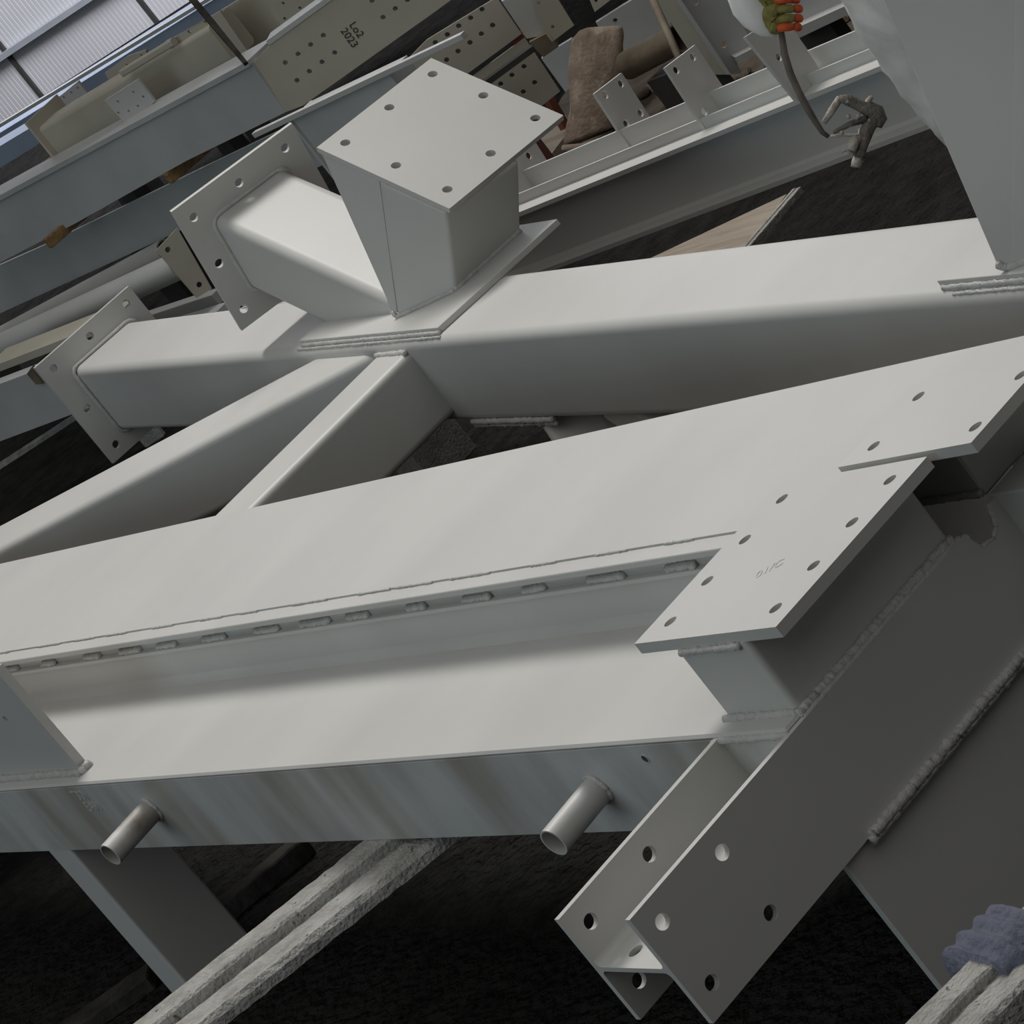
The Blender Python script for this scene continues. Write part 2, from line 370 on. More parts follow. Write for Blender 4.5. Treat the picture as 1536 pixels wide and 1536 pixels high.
# --- chord: square hollow section
P('chord', rhs(W(-10.49, 2.575, 0.575), W(-2.6, 2.575, 0.575), 0.25, 0.25, 0.026))
def W3(u, v, z): return W(u, v, z)
def on_u(x, y, u): return onp(x, y, W(u, 0, 0), CU)
eh = []
for q in [(80.4, 552.7), (135, 504), (190, 455.8), (130.8, 612.5)]:
    p = on_u(q[0], q[1], -10.49); eh.append((p @ CV - 2.362, p[2] - 0.395))
eh += [(0.4 - eh[0][0], 0.39 - eh[0][1]), (eh[0][0], 0.39 - eh[0][1]), (0.4 - eh[3][0], eh[3][1])]
P('end_plate', plate(W(-10.51, 2.362, 0.395), CV * 0.4, CZ * 0.39, CU * 0.02, eh, 0.013))
rr = [W(-10.485, 2.575 + a, 0.575 + b) for a, b in rhs_section(0.262, 0.262, 0.028, 3)]
P('weld_bead', tube([p for p in rr] + [rr[0]], 0.007, 6, False, 0.3), 'weld')
# --- the two nodes: base plate, upright brace with cap plate, wedge, and inclined stub
UO = -8.0
def node(du, cap_holes=True, stub=True):
    def T(p): return np.array(p) + CU * du
    P('base_plate', obox(T(W(-8.417, 2.475, 0.7005)), CU * 0.955, CV * 0.40, CZ * 0.0155, 0.001))
    bead(T(W(-8.41, 2.472, 0.703)), T(W(-7.46, 2.472, 0.703)), 0.006, 0.012, parent=fr)
    bead(T(W(-8.43, 2.463, 0.697)), T(W(-7.45, 2.463, 0.697)), 0.004, 0.012, parent=fr)
    e1 = unit(WD((-.777, -.128, .617))); e2 = WD((-.226, .97, -.084)); e2 = unit(e2 - e1 * (e1 @ e2)); n = np.cross(e2, e1); n = n if n[2] > 0 else -n
    L = 0.42; K = dep(674, 313, 8.063); t = 0.014
    hs = []
    for q in [(671, 284), (736, 230), (803, 177), (594, 248), (725, 143), (518, 214), (584, 161), (649, 111)]:
        p = onp(q[0], q[1], K, n) - K; hs.append((p @ e1, p @ e2))
    P('cap_plate', plate(T(K - n * t), e1 * L, e2 * L, n * t, hs, 0.0125, 20))
    B = K - n * t
    t0, t1, t2, t3 = [onp(x, y, B, n) for x, y in [(481, 228), (569, 272), (668, 318), (779, 240)]]
    p1, p2, p3 = [onz(x, y, 0.716) for x, y in [(597, 477), (683, 437), (782, 347)]]
    q0 = onp(588, 468, p1, np.cross(t1 - p1, t2 - p1))
    bt = t3 - t2; bp = p3 - p2
    me = hexa([T(q) for q in (p1, p2, p2 + bp, p1 + bp, t1, t2, t3, t1 + bt)], 0.010, 3); shade_auto(me, 35); me['wn'] = 1
    P('upright_brace', me)
    bk = unit(np.cross(t1 - p1, p2 - p1)); bk = (bk if bk @ CV > 0 else -bk) * .0006
    P('wedge_brace', hexa([T(q + bk) for q in (q0, p1 + (p2 - p1) * .12, p1 + bp, q0 + bp, t0, t1 + (t2 - t1) * .12, t1 + bt, t0 + bt)], 0.002, 1))
    bead(T(p1 + (0, 0, .003)), T(p2 + (0, 0, .003)), 0.007, 0.008, parent=fr); bead(T(p2 + (0, 0, .003)), T(p3 + (0, 0, .003)), 0.008, 0.01, parent=fr)
    bead(T(q0), T(p1 + (0, 0, .004)), 0.006, 0.006, parent=fr)
    P('seam_weld', tube([T(p1), T(t1)], .0008, 6), 'weld')
    if stub:
        a1 = WD((.075, .995, -.068)); nn = unit(WD((-.947, .092, .308))); a1 = unit(a1 - nn * (a1 @ nn)); a2 = np.cross(nn, a1); a2 = a2 if a2[2] < 0 else -a2
        K2 = dep(257, 318, 8.9627); hs = []
        for q in [(291, 326), (359, 274), (428, 222), (329, 395), (366, 463)]:
            p = onp(q[0], q[1], K2, nn) - K2; hs.append((p @ a1, p @ a2))
        m2 = hs[2][0]
        hs += [(0.4 - hs[3][0], hs[3][1]), (0.4 - hs[4][0], hs[4][1]), (0.2, hs[4][1])]
        P('end_plate', plate(T(K2 - nn * 0.0), a1 * 0.4, a2 * 0.4, nn * 0.012, hs, 0.0125, 20))
        cc = K2 + a1 * 0.2035 + a2 * 0.208
        ax = unit(WD((math.cos(math.radians(23)), 0.0, -math.sin(math.radians(23)))))
        me = sect_extrude(rhs_section(0.240, 0.240, 0.028), cc - ax * .0, cc + ax * 1.1, a1, a2)
        bm = bmesh.new(); bm.from_mesh(me)
        for co, no in ((W(0, 0, 0.7155), (0, 0, -1)), (W(-7.90, 0, 0), CU)):
            r = bmesh.ops.bisect_plane(bm, geom=bm.verts[:] + bm.edges[:] + bm.faces[:], plane_co=Vector(co), plane_no=Vector(no), clear_outer=True)
            bmesh.ops.holes_fill(bm, edges=[e for e in bm.edges if len(e.link_faces) == 1])
        bm.to_mesh(me); bm.free()
        for v in me.vertices: v.co = Vector(T(v.co))
        shade_auto(me, 30); me['wn'] = 1
        P('inclined_stub', me)
        rr = [T(cc + a1 * x + a2 * y) for x, y in rhs_section(0.248, 0.248, 0.03, 3)]
        P('weld_bead', tube(rr + [rr[0]], 0.007, 6, False, 0.3), 'weld')
node(0.0)
# the second node: its long brace runs up out of the view
def right_node():
    n = unit(WD((.53, .27, .80)))
    P('base_plate', obox(W(-5.172, 2.475, 0.7005), CU * 0.955, CV * 0.40, CZ * 0.0155, 0.001))
    bead(W(-5.16, 2.472, 0.703), W(-4.25, 2.472, 0.703), 0.006, 0.012, parent=fr)
    bead(W(-5.12, 2.462, 0.695), W(-4.25, 2.462, 0.695), 0.004, 0.012, parent=fr)
    p1 = onz(1514, 404, 0.716); q0 = onz(1495, 398, 0.716)
    def near(px, p0):                       # point of the pixel's ray nearest to the brace axis through p0
        d = ray(*px); w = CAM - p0; a, b, c = d @ d, d @ n, n @ n
        s = (b * (n @ w) - c * (d @ w)) / (a * c - b * b); return CAM + d * s
    t1 = near((1521, -150), p1)
    fn = np.cross(t1 - p1, unit(WD((.777, .30, -.55)))); fn = unit(fn)
    t0 = onp(1260, -150, p1, fn); q0 = onp(1495, 398, p1, fn)
    side = unit(np.cross(n, fn)); side = side if side @ CU > 0 else -side
    w = 0.24; back = unit(np.array([-fn[0], -fn[1], 0])) ; back = back if back @ CV > 0 else -back
    p2 = onp(0, 0, p1, (0, 0, 1)); 
    hd = unit(np.cross((0, 0, 1), fn)); hd = hd if hd @ CU > 0 else -hd
    p2 = p1 + hd * w; t2 = t1 + hd * w
    b = back * 0.26
    P('upright_brace', hexa([p1, p2, p2 + b, p1 + b, t1, t2, t2 + b, t1 + b], 0.006, 2))
    bk = -fn if -fn @ CV > 0 else fn
    P('wedge_brace', hexa([q + bk * .0006 for q in (q0, p1 + hd * .03, p1 + b, q0 + b, t0, t1 + hd * .03, t1 + b, t0 + b)], 0.002, 1))
    bead(p1 + (0, 0, .003), p2 + (0, 0, .003), 0.008, 0.008, parent=fr); bead(q0 + (0, 0, .002), p1 + (0, 0, .004), 0.008, 0.006, parent=fr)
right_node()
# lower braces seen in the gap under the chord
P('lower_brace', rhs(W(-7.35, 2.575, 0.46), W(-6.75, 2.32, 0.02), 0.14, 0.14, 0.02))
P('lower_brace', rhs(W(-6.95, 2.55, 0.46), W(-6.2, 2.52, 0.04), 0.12, 0.12, 0.02))
bead(W(-7.62, 2.452, 0.452), W(-7.15, 2.452, 0.452), 0.008, 0.01, parent=fr)
bead(W(-7.62, 2.455, 0.440), W(-7.15, 2.455, 0.440), 0.007, 0.01, parent=fr)
bead((-7.345, 3.742, 0.672), (-7.15, 3.71, 0.672), 0.008, 0.01, parent=fr)

# ================================================================== helpers for things that stand behind the frame
def azn(az):
    a = math.radians(az); return np.array([math.cos(a), math.sin(a), 0.0]), np.array([math.sin(a), -math.cos(a), 0.0])
def vplate(pix, P0, az, thick, holes=(), r=0.012, seg=12):
    """upright plate whose outline was read off the photograph, standing in the vertical plane through P0"""
    d, n = azn(az); P0 = np.array(P0, float)
    def q(p):
        w = onp(p[0], p[1], P0, n) - P0; return (w @ d, w[2])
    hs = [(*q(h), r) for h in holes]
    n = n if n @ (CAM - P0) > 0 else -n
    return plate(P0, d, CZ, -n * thick, hs, r, seg, outline=[q(p) for p in pix])
def hplate(pix, z, thick):
    return prism([onz(x, y, z) for x, y in pix], (0, 0, -thick))
def hslab(pix, z, z0): return hplate(pix, z, z - z0)
def crust(me, amp, freq, cuts=40):
    bm = bmesh.new(); bm.from_mesh(me)
    le = [e for e in bm.edges if e.calc_length() > 0.25]
    bmesh.ops.subdivide_edges(bm, edges=le, cuts=cuts, use_grid_fill=True)
    for v in bm.verts:
        nz = mnoise.noise_vector(v.co * freq) + 0.5 * mnoise.noise_vector(v.co * freq * 2.7)
        v.co += nz * amp
    return from_bm(bm)

# ------------------------------------------------------------------ back wall of the hall
wp = onz(0, 186, FZ); wd, wn = azn(18.5); wn = wn if wn @ (CAM - wp) > 0 else -wn
wall = []
pitch = 0.045; nr = 560; x0 = -9.0
bm = bmesh.new(); prev = None
for i in range(nr):
    for (a, o) in ((0, 0.0), (0.70, 0.0), (0.77, -0.004), (0.93, -0.004)):
        s = x0 + (i + a) * pitch
        p = wp + wd * s + wn * o
        pair = (bm.verts.new(Vector(p)), bm.verts.new(Vector(p + CZ * 6.0)))
        if prev: bm.faces.new([prev[0], pair[0], pair[1], prev[1]])
        prev = pair
me = from_bm(bm)
wb = link('wall_back', me, None, 'clad'); tag(wb, 'white ribbed wall sheeting behind the steel stacks', kind='structure')
def wallbar(name, s0, s1, z0, z1, o0, o1, m):
    q = wp + wd * s0 + wn * o0
    me = obox(q + CZ * z0, wd * (s1 - s0), wn * (o1 - o0), CZ * (z1 - z0), 0)
    o = link(name, me, None, m); o.location = Vector(o.location) - wb.location; o.parent = wb
    return o
def wall_s(x, y):
    p = onp(x, y, wp, wn); return (p - wp) @ wd, p[2]
for (pa, pb, th, dp) in (((0, 56), (84, 0), 0.045, 0.06), ((0, 172), (256, 9), 0.075, 0.10)):
    s, z = wall_s(*pa); s2, z2 = wall_s(*pb); zz = (z + z2) / 2
    wallbar('wall_rail', -6, 14, zz - th, zz, 0.01, 0.01 + dp, 'rail')
for pa in ((2, 66), (27, 103), (216, 5)):
    s, z = wall_s(*pa)
    if pa[0] == 27: continue
    wallbar('wall_post', s - 0.018, s + 0.018, 0, 6.0, 0.005, 0.03, 'dark')

# ------------------------------------------------------------------ supports under the frame (crusted with overspray)
def support(name, a, b, z, w1, w2, label, group=None, lead=0.5, tail=0.6, ht=0.045, ground=FZ, ks=(0.05, 0.97)):
    """a, b: two pixels on its upper left edge; a low stepped steel rail with a raised lip"""
    A, B = onz(*a, z), onz(*b, z); d = unit(B - A); nrm = np.array([d[1], -d[0], 0])
    A = A - d * lead; B = B + d * tail
    t = thing(name, label, 'support beam', ((A + B) / 2 * (1, 1, 0)), group)
    q = lambda off, zz: A + nrm * off + CZ * (zz - z)
    L = B - A
    amp = min(.0016, w1 * .03)
    link('upper_flange', crust(prism([q(0, z - ht), q(0, z), q(w1 * .8, z), q(w1 * .92, z + w1 * .04), q(w1, z - .002), q(w1, z - ht)], L), amp, 60, 110), t, 'support')
    link('lower_flange', crust(prism([q(w1 - .004, z - ht), q(w1 - .004, z - w2 * .2), q(w1 + w2 * .2, z - w2 * .14), q(w1 + w2 * .9, z - w2 * .12), q(w1 + w2, z - w2 * .22), q(w1 + w2, z - ht)], L), amp * 1.3, 60, 110), t, 'support')
    for k in ks:
        c = A + L * k + nrm * (w1 + w2) / 2
        link('foot', obox(c - d * .05 - nrm * (w1 + w2) * .4 - CZ * (z - ground), d * .1, nrm * (w1 + w2) * .8, CZ * (z - ht - ground + .004), 0.004), t, 'support')
    return t
support('support_beam', (200, 1536), (545, 1262), 0.42, 0.085, 0.115, 'overspray-crusted steel support beam crossing under the front beam between the two pipe stubs', lead=0.7, tail=1.0)
sup2 = support('support_beam', (1357, 1536), (1536, 1360), 0.395, 0.060, 0.075, 'crusted support beam with a blue-grey rag tied round it', lead=0.6, tail=0.45)
support('support_beam', (0, 693), (100, 628), 0.16, 0.017, 0.017, 'thin crusted support rail on the black floor beside the chord end plate', lead=0.7, tail=0.3, ht=.018)
support('support_beam', (1095, 392), (1183, 290), 0.20, 0.014, 0.016, 'narrow steel rail beside the pale board under the mid beam', lead=0.35, tail=0.02, ht=.018, ks=(0.04,))
# rag
A, B = onz(1357, 1536, 0.395), onz(1536, 1360, 0.395); d = unit(B - A); nr2 = np.array([d[1], -d[0], 0])
rc = onz(1492, 1420, 0.385)
bm = bmesh.new(); rings = []
for i in range(22):
    s = (i / 21 - .5) * 0.088
    ring = []
    for k in range(36):
        a = 2 * math.pi * k / 36
        base = rc + d * (s + 0.012 * math.sin(a + .6)) + nr2 * (0.088 * math.copysign(abs(math.cos(a)) ** .6, math.cos(a))) + CZ * (-0.030 + 0.052 * math.copysign(abs(math.sin(a)) ** .6, math.sin(a)))
        f = 0.0045 * math.sin(i * .85 + 2.6 * math.sin(a * 1 + .5)) + 0.009 * mnoise.noise(Vector(base) * 26)
        out = unit(base - (rc + d * s - CZ * .03))
        ring.append(bm.verts.new(Vector(base + out * f * (1.2 if 1 < i < 20 else .3))))
    rings.append(ring)
for a, b in zip(rings, rings[1:]):
    for k in range(36): bm.faces.new([a[k], a[(k + 1) % 36], b[(k + 1) % 36], b[k]])
bm.faces.new(rings[0]); bm.faces.new(rings[-1])
rag = link('cloth_rag', from_bm(bm, True), None, 'rag'); tag(rag, 'blue-grey cloth rag wrapped round the crusted support beam', 'rag')
# debris on the floor under the frame
def floor_bar(name, a, b, w, h, m, label, cat, z=FZ, group=None):
    A, B = onz(*a, z + h), onz(*b, z + h); dd = unit(B - A); nn = np.array([dd[1], -dd[0], 0])
    o = link(name, crust(obox(A - CZ * h, B - A, nn * w, CZ * h, 0.004), 0.003, 30, 30), None, m)
    return tag(o, label, cat, group)
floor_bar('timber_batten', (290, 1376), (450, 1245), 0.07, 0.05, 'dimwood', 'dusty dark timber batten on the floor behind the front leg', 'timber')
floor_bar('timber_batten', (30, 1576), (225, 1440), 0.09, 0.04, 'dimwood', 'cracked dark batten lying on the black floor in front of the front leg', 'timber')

# ------------------------------------------------------------------ mid beam with upright fin plates
MZ = 0.60
a0, b0 = onz(782, 317, MZ), onz(1340, 91, MZ); md = unit(b0 - a0); mn = np.array([-md[1], md[0], 0])
maz = math.degrees(math.atan2(md[1], md[0]))
mb = thing('mid_beam', 'grey I-beam with standing fin plates lying just behind the big frame', 'steel beam', ((a0 + b0) / 2 * (1, 1, 0)))
s0 = a0 - md * 1.6; s1 = b0 + md * 1.2
bb = 0.20; hh = 0.185
link('profile', ibeam(s0 + mn * bb / 2 - CZ * hh / 2, s1 + mn * bb / 2 - CZ * hh / 2, hh, bb, 0.012, 0.10), mb, 'paint')
link('edge_strip', obox(s0 + mn * .055, s1 - s0, mn * .006, CZ * .028, 0), mb, 'paint')
link('edge_strip', obox(s0 + mn * .125, s1 - s0, mn * .006, CZ * .058, 0), mb, 'paint')
link('foot_block', obox(s0 + md * 0.3 - CZ * MZ, md * .12, mn * bb, CZ * (MZ - hh), 0.003), mb, 'support')
link('foot_block', obox(s1 - md * 0.4 - CZ * MZ, md * .12, mn * bb, CZ * (MZ - hh), 0.003), mb, 'support')
def fin(pix, holes, foot, z=MZ):
    link('fin_plate', vplate(pix, onz(*foot, z), maz + 90, 0.010, holes, 0.0105), mb, 'paint')
fin([(892, 140), (932.5, 109), (990, 199), (946, 224)], [(908.5, 142), (932, 125), (961.5, 169), (940, 185)], (946, 226))
fin([(998, 101), (1043, 67), (1105, 161), (1058, 194)], [(1015, 104.5), (1040, 85), (1082, 147), (1057, 167)], (1058, 194))
fin([(745, 235), (795, 200), (822, 243), (812, 262), (786, 300)], [(794, 233)], (790, 296))
fin([(1118, 55), (1175, 20), (1240, 120), (1196, 152)], [(1169, 85)], (1196, 152))
# pale board and planks
bo = link('wooden_board', hslab([(800, 470), (1180, 291), (1105, 392), (960, 520)], 0.12, 0.09), None, 'plank'); tag(bo, 'pale dusty wooden board lying under the mid beam', 'board')
bk = link('board_block', obox(onz(1010, 400, 0.09) - CZ * (.09 - FZ), (.15, 0, 0), (0, .12, 0), (0, 0, .09 - FZ), .003), None, 'rust'); tag(bk, 'dusty timber block under the pale board', 'timber')

# ------------------------------------------------------------------ long cranked girder at the back and the stack it lies on
KB = onz(429, 168, 0.65)                                  # foot of the crank
AZ1, AZ2 = 5.6, 46.0
def gface(pix, P0, az, thick, **k): return vplate(pix, P0, az, thick, **k)
g = thing('long_girder', 'long cranked grey girder with a tan primed end, bolt holes and handwritten marker lettering', 'steel girder', (KB[0] - 1, KB[1], 0))
link('web_face', gface([(-60, 333), (200, 194), (378, 97), (429, 168), (280, 241), (115, 334), (-60, 425)], KB, AZ1, 0.10), g, 'grey2')
d1_, n1_ = azn(AZ1); d2_, n2_ = azn(AZ2)
ku = onp(378, 97, KB, n1_)
kl = onp(-60, 333, KB, n1_)
ztop = ku[2]
# flange lip and flange top
link('top_flange', hexa([kl - n1_ * -0.012, ku - n1_ * -0.012, ku - n1_ * 0.16, kl - n1_ * 0.16,
                         kl - n1_ * -0.012 + CZ * .022, ku - n1_ * -0.012 + CZ * .022, ku - n1_ * 0.16 + CZ * .022, kl - n1_ * 0.16 + CZ * .022], 0.001, 1), g, 'grey2')
th = [(428, 94), (447, 81), (466, 67), (485, 53), (445.5, 120.5), (464, 107), (483, 93), (502, 79), (558, 1), (574.5, 26), (593, 13), (611, 0)]
pe = link('primed_end', gface([(378, 97), (404, 68), (498, 0), (560, -45), (720, -32), (656, 15), (455, 158), (429, 168)], KB, AZ2, 0.012, holes=th, r=0.0095), g, 'primer', 'tan primed plate with bolt holes')
o1 = onp(523, 37, KB, n2_) + n2_ * 0.002; o2 = onp(541, 62, KB, n2_) + n2_ * .002
ex = o2 - o1; ey = np.array(onp(545, 25, KB, n2_)) + n2_ * .002 - o1
sub('marker_text', text_mesh('Lo2', o1, ex, ey, 0.040), pe, 'marker')
o1 = onp(510, 46, KB, n2_) + n2_ * 0.002
sub('marker_text', text_mesh('2023', o1, ex, ey, 0.040), pe, 'marker')
e0 = onp(404, 68, KB, n2_); e1_ = onp(560, -45, KB, n2_)
link('top_flange', hexa([e0 + n2_ * .004, e1_ + n2_ * .004, e1_ - n2_ * .12, e0 - n2_ * .12, e0 + n2_ * .004 + CZ * .02, e1_ + n2_ * .004 + CZ * .02, e1_ - n2_ * .12 + CZ * .02, e0 - n2_ * .12 + CZ * .02], 0.001, 1), g, 'grey2')

lg = thing('lower_girder', 'plain grey girder lying under the long cranked girder on timber packers', 'steel girder', (-12, 5.9, 0))
LB = onz(0, 470, 0.36)
link('web_face', gface([(-60, 424), (62, 370), (287, 260), (470, 172), (500, 240), (240, 360), (0, 470), (-60, 500)], LB, 5.0, 0.014), lg, 'grey2')
dl, nl = azn(5.0)
for x in (-.6, 1.2): link('foot_block', obox(LB + dl * x - CZ * .36 - nl * .14, dl * .15, nl * .12, CZ * .40, 0), lg, 'dark')
def packer(a, b, w, h, z, label):
    """timber packer: a = near end centre, b = far end centre (pixels) at height z"""
    A, B = onz(*a, z), onz(*b, z); dd = unit(B - A); dd = unit(-n1_ + d1_ * .25); nn = np.array([dd[1], -dd[0], 0]); B = A + dd * 0.30
    o = link('timber_packer', obox(A - nn * w / 2 - CZ * h / 2, B - A, nn * w, CZ * h, 0.003), None, 'timber'); tag(o, label, 'timber')
packer((71, 366), (116, 332), 0.042, 0.046, 0.622, 'brown timber packer under the plain grey length of the long girder')
packer((252, 269), (281, 251), 0.042, 0.046, 0.622, 'brown timber packer under the cranked end of the long girder')

# round tubes with an end plate
for (a, b, r, z, lab) in (((0, 509), (240, 381), 0.050, 0.33, 'smooth grey round tube lying against the lower girder behind a thicker tube'), ((0, 521), (262, 401), 0.053, 0.42, 'thick grey round tube lying in front of another tube')):
    A, B = onz(*a, z), onz(*b, z); dd = unit(B - A)
    o = link('round_tube', pipe_mesh(A - dd * .6, B + dd * (.05), r, r - .006, 32), None, 'primer' if 0 else 'paint'); tag(o, lab, 'tube')
EP = dep(295, 446, (RM @ (onz(262, 401, .42) - CAM))[2] - .04)
o = link('tube_end_plate', vplate([(234, 376), (266, 342), (318, 433), (295, 447)], EP, 72, 0.010, [(252, 374.5), (299, 427)], 0.011), None, 'primer'); tag(o, 'beige slanted end plate with two holes at the end of the round tubes', 'plate')
for i, (a, b, w, h, z, m, lab) in enumerate([((222, 466), (330, 430), 0.05, 0.05, 0.24, 'paint', 'light flat bar below the beige end plate'), ((215, 492), (340, 452), 0.09, 0.10, 0.22, 'grey2', 'dark-edged grey channel behind the chord end plate')]):
    A, B = onz(*a, z), onz(*b, z); dd = unit(B - A); nn = np.array([dd[1], -dd[0], 0])
    o = thing('flat_bar', lab, 'steel bar', (A + B) / 2 * (1, 1, 0))
    link('bar_body', obox(A - CZ * h, B - A, nn * w, CZ * h, 0.002), o, m)
    for k in (.2, .75): link('foot_block', obox(A * (1, 1, 0) + (B - A) * k + nn * w * .25, dd * .04, nn * w * .4, CZ * (z - h + .001), 0), o, 'dark')
# front-left girder
FB = onz(0, 662, 0.25)
q = thing('edge_girder', 'grey girder running out of view behind the chord end plate above the black floor', 'steel girder', (FB[0], FB[1], 0))
link('web_face', vplate([(-60, 603), (46, 563), (130, 532), (160, 602), (104, 623), (0, 662), (-60, 684)], FB, 4.0, 0.09), q, 'grey2')
df, nf = azn(4.0); ft = onp(-60, 603, FB, nf); ft2 = onp(130, 532, FB, nf)
link('top_strip', hexa([ft - nf * .0, ft2 - nf * .0, ft2 - nf * .03, ft - nf * .03, ft + CZ * .012, ft2 + CZ * .012, ft2 - nf * .03 + CZ * .012, ft - nf * .03 + CZ * .012]), q, 'grey2')
link('tan_strip', hexa([ft - nf * .16, ft2 - nf * .16, ft2 - nf * .30, ft - nf * .30] + [p + CZ * .03 for p in (ft - nf * .16, ft2 - nf * .16, ft2 - nf * .30, ft - nf * .30)]), q, 'primer')
link('corner_bracket', vplate([(40, 561), (48, 550), (64, 576), (54, 577)], FB + nf * .012, 4.0, 0.012), q, 'rust')
link('foot_block', obox(FB - CZ * .25 - nf * .1 - df * .85, df * .12, nf * .09, CZ * .26, 0), q, 'dark')

# ------------------------------------------------------------------ short I-beam behind the node
BA, BB_ = onz(377, 201, 0.80), onz(690, 52, 0.80); bd = unit(BB_ - BA); bn = np.array([-bd[1], bd[0], 0])
ib = thing('short_beam', 'grey short I-beam behind the nodes with a long bare top flange', 'steel beam', ((BA + BB_) / 2 * (1, 1, 0)))
link('top_flange', obox(BA - CZ * .019, BB_ - BA, bn * .022, CZ * .019, 0.001), ib, 'paint')
w0 = onp(441, 182, BA + bn * .02, bn)
link('web', obox(np.array([w0[0], w0[1], 0.36]) , bd * .62, bn * .10, CZ * .422, 0.001), ib, 'grey2')
link('stiffener', obox(np.array([w0[0], w0[1], 0.36]) - bn * .012 - bd * .012, bd * .012, bn * .12, CZ * .422, 0.001), ib, 'paint')
link('bottom_flange', obox(np.array([w0[0], w0[1], 0.34]) - bd * .02 - bn * .02, bd * .66, bn * .15, CZ * .022, 0.001), ib, 'grey2')
link('foot_block', obox(np.array([w0[0], w0[1], 0.0]) + bd * .2, bd * .12, bn * .1, CZ * .341, 0.0), ib, 'dark')

# ------------------------------------------------------------------ primed plates to the right in the stack
P2 = onz(706, 107, 0.45)
o = thing('primed_girder', 'tan primed girder end with two long rows of bolt holes', 'steel girder', (P2[0], P2[1], 0))
link('web_face', vplate([(480, 225), (640, 60), (745, -4), (782, 51), (706, 107), (560, 215)], P2, 50, 0.012,
     [(723, 14), (706, 27), (688, 39), (671, 52), (653, 64), (739, 38), (722, 51), (705, 64), (687, 77), (670, 90)], 0.0095), o, 'primer')
d5, n5 = azn(50)
link('flange', obox(P2 - n5 * .12 - d5 * .55, d5 * .62, n5 * .11, CZ * .02, 0), o, 'primer')
link('foot_block', obox(P2 - n5 * .13 - CZ * .45 - d5 * .2, d5 * .1, n5 * .1, CZ * .452, 0), o, 'redwood')
P3 = onz(815, 157, 0.20)
o = thing('primed_beam_end', 'small tan primed beam end with two short rows of bolt holes beside the brown sack', 'steel beam', (P3[0], P3[1], 0))
link('web_face', vplate([(660, 160), (712, 112), (787, 57), (840, 137), (815, 157), (700, 240)], P3, 50, 0.012, [(786, 100), (768, 113), (751, 126), (802, 124), (785, 138)], 0.0095), o, 'primer')
link('flange', obox(P3 - n5 * .13 - d5 * .4, d5 * .42, n5 * .12, CZ * .02, 0), o, 'primer')
link('foot_block', obox(P3 - n5 * .13 - CZ * .20 - d5 * .2, d5 * .1, n5 * .1, CZ * .201, 0), o, 'redwood')
pr = link('red_prop', tube([onz(856, 205, FZ + 0.03), onz(822, 146, .10)], 0.022, 4, True, 0, False), None, 'redwood'); tag(pr, 'red-brown timber prop beside the brown sack', 'timber')
pr = link('red_block', vplate([(764, 62), (781, 50), (788, 56), (772, 68)], P2 - n5 * .02, 50, .05), None, 'redwood'); tag(pr, 'red-brown timber block under the tan girder end', 'timber')
P4 = onz(830, 62, 0.42)
o = thing('grey_box_section', 'grey box section with a tan end plate behind the tan girder ends', 'steel beam', (P4[0], P4[1], 0))
link('body', vplate([(752, 2), (806, -18), (838, 30), (820, 52), (790, 58)], P4 - n5 * .03, 50, .05), o, 'paint')
link('end_plate', vplate([(793, -14), (829, -14), (861, 38), (828, 63), (818, 50)], P4, 50, .010, [(808, 4), (829, 40)], .006), o, 'primer')
link('foot_block', obox(P4 - n5 * .17 - CZ * .42 - d5 * .62, d5 * .1, n5 * .1, CZ * .44, 0), o, 'dark')
link('bottom_rail', obox(P4 - n5 * .10 - d5 * .62, d5 * .6, n5 * .05, CZ * .02, 0), o, 'dark')
pk = link('timber_packer', vplate([(794, 64), (824, 48), (838, 70), (815, 86)], P4 + CZ * -.05, 50, .14), None, 'rust'); tag(pk, 'dark timber packer under the grey box section', 'timber')
P5 = onz(845, 138, -0.06)
o = thing('grey_box_offcut', 'grey box offcut lying behind the brown sack', 'steel beam', (P5[0], P5[1], 0))
link('body', vplate([(812, 88), (832, 74), (858, 58), (892, 104), (848, 138)], P5, 50, .03), o, 'grey2')
link('foot_block', obox(P5 * (1, 1, 0) - n5 * .03 + d5 * .02, d5 * .08, n5 * .025, CZ * .01, 0), o, 'dark')
P6 = onz(945, 92, -0.05)
o = thing('dark_end_plate_beam', 'dark grey plate with one hole behind the brown sack', 'steel beam', (P6[0], P6[1], 0))
link('web_face', vplate([(894, 34), (935, 8), (985, -22), (1008, 20), (1000, 66), (945, 92), (930, 92)], P6, 50, .03, [(923, 31)], .0095), o, 'grey2')
link('foot_block', obox(P6 - n5 * .08 - CZ * .05, d5 * .1, n5 * .06, CZ * .07, 0), o, 'dark')
o = link('small_plate', vplate([(882, -6), (912, -16), (921, -4), (892, 18)], P6 + CZ * .18 - n5 * .12, 50, .3, [(894, 1)], .006), None, 'primer'); tag(o, 'small primed plate end above the dark plate with one hole', 'plate')
# rusty tube, stick
t = dep(942, 98, 12.3); t2 = dep(1020, 56, 12.0)
o = link('rusty_tube', pipe_mesh(t, t2, 0.052, 0.046, 24), None, 'rust'); tag(o, 'rusty brown round tube lying beside the brown sack', 'tube')
o = link('tube_block', obox(np.array([(t[0] + t2[0]) / 2, (t[1] + t2[1]) / 2, 0]) - (.06, .06, 0), (.12, 0, 0), (0, .12, 0), (0, 0, max(.02, (t[2] + t2[2]) / 2 - .075)), 0), None, 'dark'); tag(o, 'dark block under the rusty tube', 'timber')
o = link('round_stick', tube([dep(966, -30, 10.6), dep(1000, 45, 10.4), dep(1022, 95, 10.2)], 0.012, 8), None, 'rust'); tag(o, 'thin brown round stick leaning in front of the rusty tube', 'stick')

